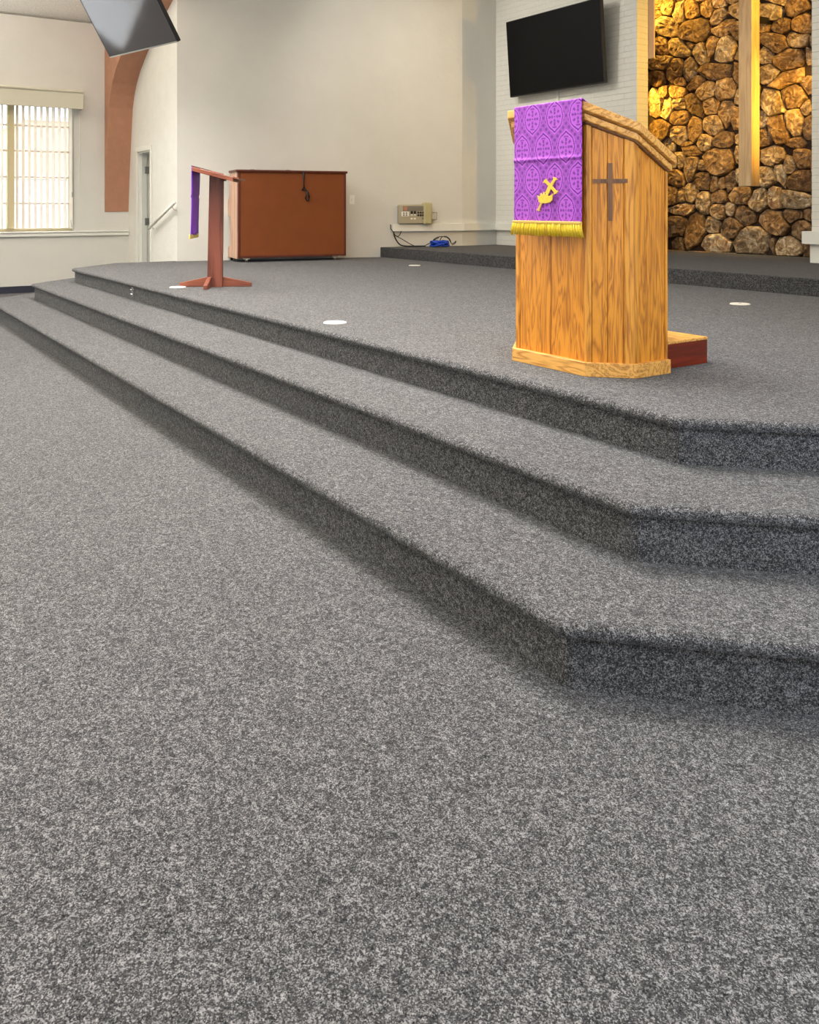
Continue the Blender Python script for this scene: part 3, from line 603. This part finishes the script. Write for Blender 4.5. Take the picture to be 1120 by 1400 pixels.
def slab(x0, x1, y0, y1, lo, hi): return MB().extr([(x0, y0, tz(x0)+lo), (x1, y0, tz(x1)+lo), (x1, y0, tz(x1)+hi), (x0, y0, tz(x0)+hi)], (0, y1-y0, 0))
ease(slab(-.158, .185, -.23, .23, -.036, 0).build('top_board', 'cherryh', st), .003, 1)
slab(.186, .235, -.23, .23, -.006, .008).build('ledge', 'cherryh', st)
slab(.04, .07, -.2, .2, -.052, -.037).build('cleat', 'cherry', st)
sc = thing('stand_cloth', 'narrow purple satin cloth hanging from the reading stand edge', 'cloth', sp_, SR)
vs = []; nz, nx = 30, 14; ztc, zbc = tz(-.166)+.004, .455
for j in range(nz+1):
    s = j/nz; z = ztc+(zbc-ztc)*s
    for i in range(nx+1):
        u = i/nx; vs.append((-.167-.010*s+.007*math.sin(u*9+s*3)*s-(.005 if abs(s-.43) < .02 else 0), -.20+u*.40, z))
fs = [(j*(nx+1)+i, j*(nx+1)+i+1, (j+1)*(nx+1)+i+1, (j+1)*(nx+1)+i) for j in range(nz) for i in range(nx)]
o = MB().add(vs, fs).build('satin_panel', 'purple', sc, smooth=True); m = o.modifiers.new('t', 'SOLIDIFY'); m.thickness = .006
slab(-.168, -.06, -.20, .20, .003, .010).build('top_flap', 'maroon', sc)
MB().box((-.188, -.205, .425), (-.175, .205, .462), bev=.003).build('fringe', 'paleyel', sc)

# ------------------------------------------------------------------ upright piano, its back to the stage
ang = math.atan2(.2405, 1)                               # stands along the splayed wall
pb0 = onz(325.5, 359.0, ZS); pal = math.radians(10); pb1 = pb0+1.425*Vector((math.sin(pal), math.cos(pal), 0))
dirp = (pb1-pb0); Lp = dirp.length; rz = math.atan2(dirp.y, dirp.x)
pn = thing('upright_piano', 'upright piano turned so its brown cloth back faces the stage', 'piano', (pb0.x, pb0.y, ZS), rz)
PH = 1.16; PDp = .34                                      # local x along the back, local y away from the viewer (keyboard side)
zb = .055
MB().box((.03, 0, zb+.02), (Lp-.03, .02, PH-.03)).build('back_panel', 'pback', pn)
for xx in (0, Lp-.03): MB().box((xx, -.006, zb), (xx+.03, PDp*.75, PH-.025), bev=.004).build('end_post', 'ptrim', pn)
MB().box((.03, -.004, zb), (Lp-.03, .03, zb+.025)).build('bottom_rail', 'ptrim', pn)
MB().box((.03, .03, zb), (Lp-.03, PDp, PH-.03)).build('case', 'ptrim', pn)
for xx in (-.012, Lp-.012):
    o = MB().extr([(xx, .03, zb-.01), (xx, .53, zb-.01), (xx, .53, zb+.10), (xx, .50, zb+.12), (xx, .40, zb+.14), (xx, .40, .57), (xx, .53, .59), (xx, .535, .76), (xx, .48, .80), (xx, .43, .84), (xx, .41, PH-.03), (xx, .03, PH-.03)], (.024, 0, 0)).build('end_panel', 'pside', pn)
MB().box((.02, .36, .57), (Lp-.02, .52, .60)).build('keybed', 'ptrim', pn)
MB().box((.02, .36, .60), (Lp-.02, .47, .76), bev=.02).build('fallboard', 'ptrim', pn)
for xx in (.03, Lp-.08): MB().box((xx, .46, zb+.1), (xx+.05, .51, .57), bev=.005).build('leg', 'black', pn)
MB().box((-.03, -.02, PH-.03), (Lp+.02, .42, PH), bev=.008).build('lid', 'ptrim', pn)
for xx in (.16, .62): MB().box((xx, .0, PH), (xx+.05, .03, PH+.008), bev=.002).build('hinge', 'metal', pn)
for xx in (.10, Lp-.16):
    c_ = MB().box((xx-.03, .0, .035), (xx+.05, .05, zb), bev=.003).build('caster', 'metal', pn)
    MB().tube([(xx-.005, .025, .028), (xx+.025, .025, .028)], .028, 12).build('wheel', 'metal', c_)
for xx in (.0, Lp-.04):
    c_ = MB().box((xx, .45, .035), (xx+.05, .51, zb-.008)).build('caster', 'black', pn); MB().tube([(xx+.01, .48, .026), (xx+.035, .48, .026)], .026, 12).build('wheel', 'black', c_)
def pl_(px, py):                                          # pixel on the piano's back, local
    nx_, ny_ = math.sin(rz), -math.cos(rz); q = ray(px); dd = (pb0.x*nx_+pb0.y*ny_)/(q[0]*nx_+q[1]*ny_); P = Vector((q[0]*dd, q[1]*dd))
    return ((P.x-pb0.x)*math.cos(rz)+(P.y-pb0.y)*math.sin(rz), -.014, EYE-(py-282)*dd/FOC-ZS)
pts = [pl_(*p) for p in [(414.8, 234), (415, 245), (415.5, 257), (412.5, 259), (417, 258.5), (420, 262), (422.5, 269), (421.5, 273.5), (419, 274), (417.5, 271), (419, 266), (419.5, 261)]]
MB().tube(pts, .011, 6).build('power_cord', 'cable', pn, smooth=True)

# ------------------------------------------------------------------ stone recess: cross, lamps
X0, X1 = onY(1010, 253, 8.62).x, onY(1028, 255, 8.62).x
cr = thing('hanging_cross', 'tall tan wooden cross hung before the fieldstone wall', 'cross', ((X0+X1)/2, 8.7, 1.43))
MB().box((X0, 8.62, 1.425), (X1, 8.765, 4.95), bev=.003).build('upright', 'cross', cr, world=True)
MB().box((X0-.55, 8.62, 4.15), (X0, 8.765, 4.32), bev=.003).build('crossbar', 'cross', cr, world=True)
MB().box((X1, 8.62, 4.15), (X1+.55, 8.765, 4.32), bev=.003).build('crossbar', 'cross', cr, world=True)
MB().box(((X0+X1)/2-.03, 8.765, 3.3), ((X0+X1)/2+.03, YS, 3.36)).build('wall_bracket', 'black', cr, world=True)
def recess_lamp(loc, aim, watts, label, spot=1.2, blend=.7, col=(1, .58, .08)):
    t = thing('recess_lamp', label, 'lamp', loc, 0, 'amber lamps hidden in the stone recess')
    d_ = (Vector(aim)-Vector(loc)).normalized(); qt = d_.to_track_quat('-Z', 'Y')
    o = MB().lathe([(.03, .09), (.045, .06), (.05, -.0), (.055, -.05), (.048, -.05), (.04, .0)], (0, 0, 0), 16).build('lamp_can', 'black', t); o.rotation_euler = qt.to_euler()
    ld = bpy.data.lights.new('recess_spot', 'SPOT'); ld.energy = watts; ld.spot_size = spot; ld.spot_blend = blend; ld.color = col; ld.shadow_soft_size = .03
    lo = bpy.data.objects.new('recess_spot', ld); COL.objects.link(lo); lo.parent = t; lo.rotation_euler = qt.to_euler(); lo.location = d_*.06
    MB().box((-.015, 8.45-loc[1], -.015), (.015, -.03, .015)).build('bracket_arm', 'black', t)
    return t
recess_lamp((-7.9, 8.68, 4.3), (-7.45, 9.1, 3.75), 230, 'amber lamp high behind the left brick wall', 1.35)
recess_lamp((-7.9, 8.68, 3.0), (-7.45, 9.08, 2.25), 170, 'amber lamp halfway up behind the left brick wall', 1.25)
recess_lamp((-5.1, 8.68, 3.0), (-5.75, 9.08, 2.25), 80, 'amber lamp behind the right brick pier', 1.2)
recess_lamp((-4.95, 8.56, 3.7), (-6.1, 8.6, 3.35), 130, 'amber lamp high behind the right brick pier', 1.45)
recess_lamp((-4.95, 8.56, 2.35), (-6.1, 8.6, 2.3), 110, 'amber lamp low behind the right brick pier', 1.45)
b = MB(); p = onY(887, 0, 8.46); q = onY(894.5, 79, 8.46)
b.box((p.x-.2, 8.455, q.z), (q.x, 8.475, 4.9)); o = b.build('lamp_shield', 'shield'); o['label'] = 'pale lamp shield board at the upper edge of the left brick wall'; o['category'] = 'panel'
p = onz(923, 340, ZP)
t = thing('floor_lamp_box', 'small black box on the platform at the foot of the stone wall', 'box', (p.x-.1, p.y-.12, ZP))
MB().box((-.1, -.08, 0), (.13, .1, .14), bev=.008).build('case', 'black', t); MB().tube([(-.06, .1, .04), (-.3, .12, .01), (-.6, .1, .008)], .006, 6).build('cord', 'cable', t)

# ------------------------------------------------------------------ televisions
c00 = Vector((-9.535, 8.10, 2.745)); ex = Vector((1, 0, 0)); Wt, Ht = 1.81, 1.06
tilt = math.atan2(.078, 1.06)
tv = thing('wall_television', 'large black flat television on the white brick wall', 'television', (-8.63, 8.12, 2.74)); tv.rotation_euler = (tilt, 0, 0)
MB().box((-Wt/2, -.03, 0), (Wt/2, .03, Ht), bev=.008).build('housing', 'black', tv)
MB().box((-Wt/2+.012, -.033, .016), (Wt/2-.012, -.0295, Ht-.012)).build('screen', 'screen', tv)
MB().box((-.3, .03, .25), (.3, .055, .75), bev=.005).build('wall_mount', 'black', tv)
bp = onY(763, 128, YB-.01)
MB().box((bp.x-.02, YB-.02, bp.z-.35), (bp.x+.02, YB-.001, bp.z+.3), bev=.004).build('cable_cover', 'trim').update_tag()
o = bpy.data.objects['cable_cover']; o['label'] = 'thin white cable cover below the wall television'; o['category'] = 'cable cover'
# television hung from the ceiling
B0 = atd(151, 79, 9.0); B1 = atd(243, 57.5, 9.0*203/224.5); B1.z = B0.z
e_ = (B1-B0); Wh = e_.length; e_.normalize(); nh = Vector((e_.y, -e_.x, 0)); PHI = math.radians(31)
up = (Vector((0, 0, 1))*math.cos(PHI)+nh*math.sin(PHI)).normalized(); no = up.cross(e_)*1.0
no = e_.cross(up)
Hh = Wh*.565
ht = thing('hanging_television', 'glossy television with painted-in grey reflection hung tilted from the ceiling before the arch', 'television', B0)
ht.rotation_euler = Matrix((e_, -no if no.dot(nh) > 0 else no, up)).transposed().to_euler()
MB().box((0, 0, 0), (Wh, .045, Hh), bev=.006).build('housing', 'black', ht)
MB().box((.012, -.0025, .014), (Wh-.012, .001, Hh-.012)).build('screen', 'gscreen', ht)
for z_ in (0, Hh-.012): MB().box((0, -.004, z_), (Wh, .0, z_+.012)).build('bezel', 'metal', ht)
for x_ in (0, Wh-.011): MB().box((x_, -.004, .012), (x_+.011, 0, Hh-.012)).build('bezel', 'black', ht)
MB().box((Wh/2-.2, .045, Hh*.3), (Wh/2+.2, .075, Hh*.75), bev=.005).build('mount_plate', 'black', ht)
mc = B0+e_*Wh/2+up*Hh*.55-nh*.06*0+(-no if no.dot(nh) > 0 else no)*.06
MB().tube([mc, (mc.x, mc.y, roof_z(mc.x))], .03, 10).build('ceiling_pole', 'black', ht, world=True)

# ------------------------------------------------------------------ small wall and floor items
def wall_frame(Y): return Vector((rail_poly(Y), Y, 0)), Vector((.2405, 1, 0)).normalized(), Vector((1, -.2405, 0)).normalized()
def on_wall(px, py, off=0):                              # pixel on the splayed wall
    W, d_, n_ = wall_frame(YD); q = ray(px); dd = (W.dot(n_)+off)/(q[0]*n_.x+q[1]*n_.y); return Vector((q[0]*dd, q[1]*dd, EYE-(py-282)*dd/FOC))
WD = Vector((.2405, 1, 0)).normalized(); WN = Vector((1, -.2405, 0)).normalized(); WRZ = math.atan2(WD.y, WD.x)
def wall_thing(name, label, cat, px, py):
    return thing(name, label, cat, on_wall(px, py), WRZ)     # local x along the wall, local -y out of the wall
cp = wall_thing('control_panel', 'beige wall control panel with sockets above the raceway', 'control panel', 543, 306.5)
u = (on_wall(578.5, 300)-on_wall(543, 300)).length; uw = (on_wall(587, 300)-on_wall(543, 300)).length; hgt = on_wall(543, 278).z-on_wall(543, 305).z
MB().box((0, -.09, 0), (u, 0, hgt), bev=.015).build('housing', 'beige', cp)
MB().box((u-.03, -.125, -.008), (uw, 0, hgt+.03), bev=.02).build('handset_cover', 'beigel', cp)
def pnl(x0, x1, z0, z1, name, mat, t=.004): return MB().box((x0*u, -.09-t, z0*hgt), (x1*u, -.0895, z1*hgt), bev=.002).build(name, mat, cp)
pnl(.14, .94, .66, .92, 'display_recess', 'slot', .002); pnl(.16, .3, .67, .9, 'copper_coil', 'arch', .006)
pl2 = pnl(.08, .37, .4, .64, 'socket_plate', 'white')
for k in range(2):
    for j in range(2): MB().tube([((.17+.1*k)*u, -.095, (.46+.1*j)*hgt), ((.17+.1*k)*u, -.0975, (.46+.1*j)*hgt)], .012, 8).build('socket', 'slot', pl2)
for k in range(2): pnl(.43+.12*k, .525+.12*k, .52, .66, 'switch', 'black'); pnl(.44+.12*k, .515+.12*k, .44, .5, 'tag', 'white'); pnl(.43+.12*k, .51+.12*k, .24, .32, 'lower_tag', 'white')
for k in range(3):
    for j in range(2): MB().tube([((.72+.095*k)*u, -.088, (.45+.14*j)*hgt), ((.72+.095*k)*u, -.1, (.45+.14*j)*hgt)], .014, 10).build('knob', 'black', cp)
MB().tube([(.9*u, -.088, .29*hgt), (.9*u, -.1, .29*hgt)], .014, 10).build('knob', 'slot', cp)
wb = wall_thing('wire_bracket', 'small wire bracket on the wall beside the beige control panel', 'bracket', 588, 303)
ww = (on_wall(595, 300)-on_wall(588, 300)).length
MB().tube([(0, -.06, .03), (ww, -.06, .03), (ww, -.06, .13), (0, -.06, .13)], .006, 6).build('wire_loop', 'metal', wb)
MB().box((0, -.06, .02), (ww*.9, 0, .03)).build('shelf', 'metal', wb); MB().box((ww*.2, -.01, .04), (ww*.7, 0, .12)).build('plate', 'white', wb)
sw = wall_thing('light_switch', 'white light switch plate on the wall right of the piano', 'switch', 477.5, 279.5)
MB().box((0, -.008, 0), (.075, 0, .125), bev=.003).build('plate', 'white', sw); MB().box((.028, -.014, .042), (.047, -.008, .083), bev=.002).build('rocker', 'trim', sw)
def disc(px, py, label):
    p = onz(px, py, ZS); t = thing('floor_outlet', label, 'floor outlet', p, 0, 'round floor outlet covers on the stage')
    MB().lathe([(.070, 0), (.070, .004), (.064, .007), (.05, .0085), (.02, .009)], (0, 0, 0), 28).build('cover', 'disc', t, smooth=False); MB().lathe([(.012, .009), (.012, .0105)], (0, 0, 0), 10).build('screw_cap', 'metal', t)
disc(458, 441.5, 'round white floor outlet cover between the reading stand and pulpit'); disc(1012, 416, 'round white floor outlet cover right of the pulpit')
disc(243, 393, 'round white floor outlet cover at the foot of the reading stand'); disc(567, 363.2, 'small white floor outlet cover before the low platform')
p = onY(182, 399, 2.375)
t = thing('step_socket', 'small chrome socket on the top step riser near the door', 'socket', (p.x, 2.375, p.z))
MB().box((-.03, -.008, -.045), (.03, 0, .045), bev=.003).build('plate', 'chrome', t)
for z in (-.02, .02): MB().lathe([(.014, -.006), (.016, 0), (.012, .006)], (0, -.012, z), 12).build('socket_cap', 'chrome', t)
# cables on the platform
def cab(pts, r, name, mat, parent, offs=0): return MB().tube([Vector(q) for q in pts], r, 6).build(name, mat, parent, world=True, smooth=True)
ck = thing('cable_bundle', 'blue cable bundle lying on the platform below the raceway', 'cable', onz(600, 337.5, ZP))
cx = onz(601, 337.8, ZP+.0)
def wig(seed, n, rx, ry, rz_, cz):
    r_ = random.Random(seed); out = []
    for k in range(n):
        a_ = k*.55+r_.uniform(-.2, .2); out.append((cx.x+math.cos(a_)*rx*r_.uniform(.7, 1.1), cx.y+math.sin(a_)*ry*r_.uniform(.7, 1.1), ZP+max(.012, cz+math.sin(a_*1.7)*rz_)))
    return out
for s in range(4): cab(wig(s, 40, .12, .13, .035, .05), .011, 'blue_coil', 'blue', ck)
def arc(pxs, Yfun, r, name, mat, par):
    pts = [on_wall(px, py, .12+.12*((px-540)/60 if px > 540 else 0)) for px, py in pxs]
    for p in pts: p.z = max(p.z, ZP+.012)
    sm_ = []
    for i in range(len(pts)-1):
        for k in range(4):
            t_ = k/4; p0_ = pts[max(i-1, 0)]; p1_ = pts[i]; p2_ = pts[i+1]; p3_ = pts[min(i+2, len(pts)-1)]
            sm_.append(.5*((2*p1_)+(p2_-p0_)*t_+(2*p0_-5*p1_+4*p2_-p3_)*t_*t_+(3*p1_-p0_-3*p2_+p3_)*t_**3))
    sm_.append(pts[-1]); return MB().tube(sm_, r, 6).build(name, mat, par, world=True, smooth=True)
for pts in ([(595, 333), (592, 329), (598, 324.5), (606, 323.5), (613, 326), (616, 331)], [(597, 334), (601, 330), (604, 324.5), (610, 323.2), (615, 327), (617, 333)], [(617, 333), (621, 332), (623.5, 329.5), (622.5, 332.5), (618, 335)]): arc(pts, None, .006, 'loop', 'cable', ck)
kb = thing('black_cable', 'black cable drooping from the raceway end to the platform', 'cable', on_wall(540, 317, .06))
arc([(538.3, 316.5), (539.5, 323), (543, 330), (548, 335), (556, 336.5), (570, 336.5), (582, 336.3)], None, .010, 'thick_run', 'cable', kb)
arc([(538.5, 318), (541, 322), (550, 327), (560, 333), (566, 336)], None, .006, 'thin_run', 'cable', kb)
arc([(582, 335.5), (590, 331), (595, 327.5), (600, 325)], None, .006, 'loop', 'cable', ck)
arc([(548.8, 315.8), (547, 320.5), (544.5, 323), (541, 322.5)], None, .006, 'stub', 'cable', kb)
p = on_wall(534.4, 311.5, .03)
o = MB().tube([on_wall(534.2, 307, .055), on_wall(534.5, 313, .06), on_wall(537.5, 316.8, .06)], .008, 6).build('end_wire', 'cable', kb, world=True)

# ------------------------------------------------------------------ added hall and stage lamps (unseen, above the frame)
for i, (x, y_) in enumerate(ADDED_LAMPS+ADDED_STAGE_LAMPS):
    hall = i < len(ADDED_LAMPS); z = LAMP_Z[i] if hall else 4.93
    t = thing('added_ceiling_lamp', 'added flat white lamp panel brightening the hall from above' if hall else 'added flat white lamp panel brightening the stage from above', 'lamp', (x, y_, z), 0, 'added hall lamps' if hall else 'added stage lamps')
    MB().box((-.65, -.65, .0), (.65, .65, .06), bev=.01).build('housing', 'white', t)
    if hall: MB().tube([(0, 0, .06), (0, 0, roof_z(x)-z)], .012, 8).build('stem', 'white', t)
    l = area('added_lamp_light', (0, 0, -.01), (0, 0, 0), 1.2, 1.2, LAMP_W[i] if hall else STAGE_W, (1, .975, .935), (130 if i < 3 else 80) if hall else 180); l.parent = t
    if hall: l = area('added_uplight', (0, 0, .07), (math.pi, 0, 0), 1.2, 1.2, LAMP_UP[i], (1, .975, .935)); l.parent = t

for i, (p, q, w_) in enumerate(ADDED_SPOTS):              # added, unseen spotlights giving the stage walls fill light
    t = thing('added_spotlight', 'added black spotlight on the stage ceiling brightening the wall', 'spotlight', p, 0, 'added stage spotlights')
    d_ = (Vector(q)-Vector(p)).normalized(); qt = d_.to_track_quat('-Z', 'Y')
    o = MB().lathe([(.04, .12), (.06, .08), (.07, 0), (.075, -.08), (.065, -.08), (.05, .0)], (0, 0, 0), 16).build('lamp_can', 'black', t); o.rotation_euler = qt.to_euler()
    MB().tube([(0, 0, .03), (0, 0, 5.0-p[2])], .015, 8).build('stem', 'black', t)
    ld = bpy.data.lights.new('added_spot_light', 'SPOT'); ld.energy = w_; ld.spot_size = 1.35; ld.spot_blend = .9; ld.color = (1, .95, .87); ld.shadow_soft_size = .12
    lo = bpy.data.objects.new('added_spot_light', ld); COL.objects.link(lo); lo.parent = t; lo.rotation_euler = qt.to_euler(); lo.location = d_*.09
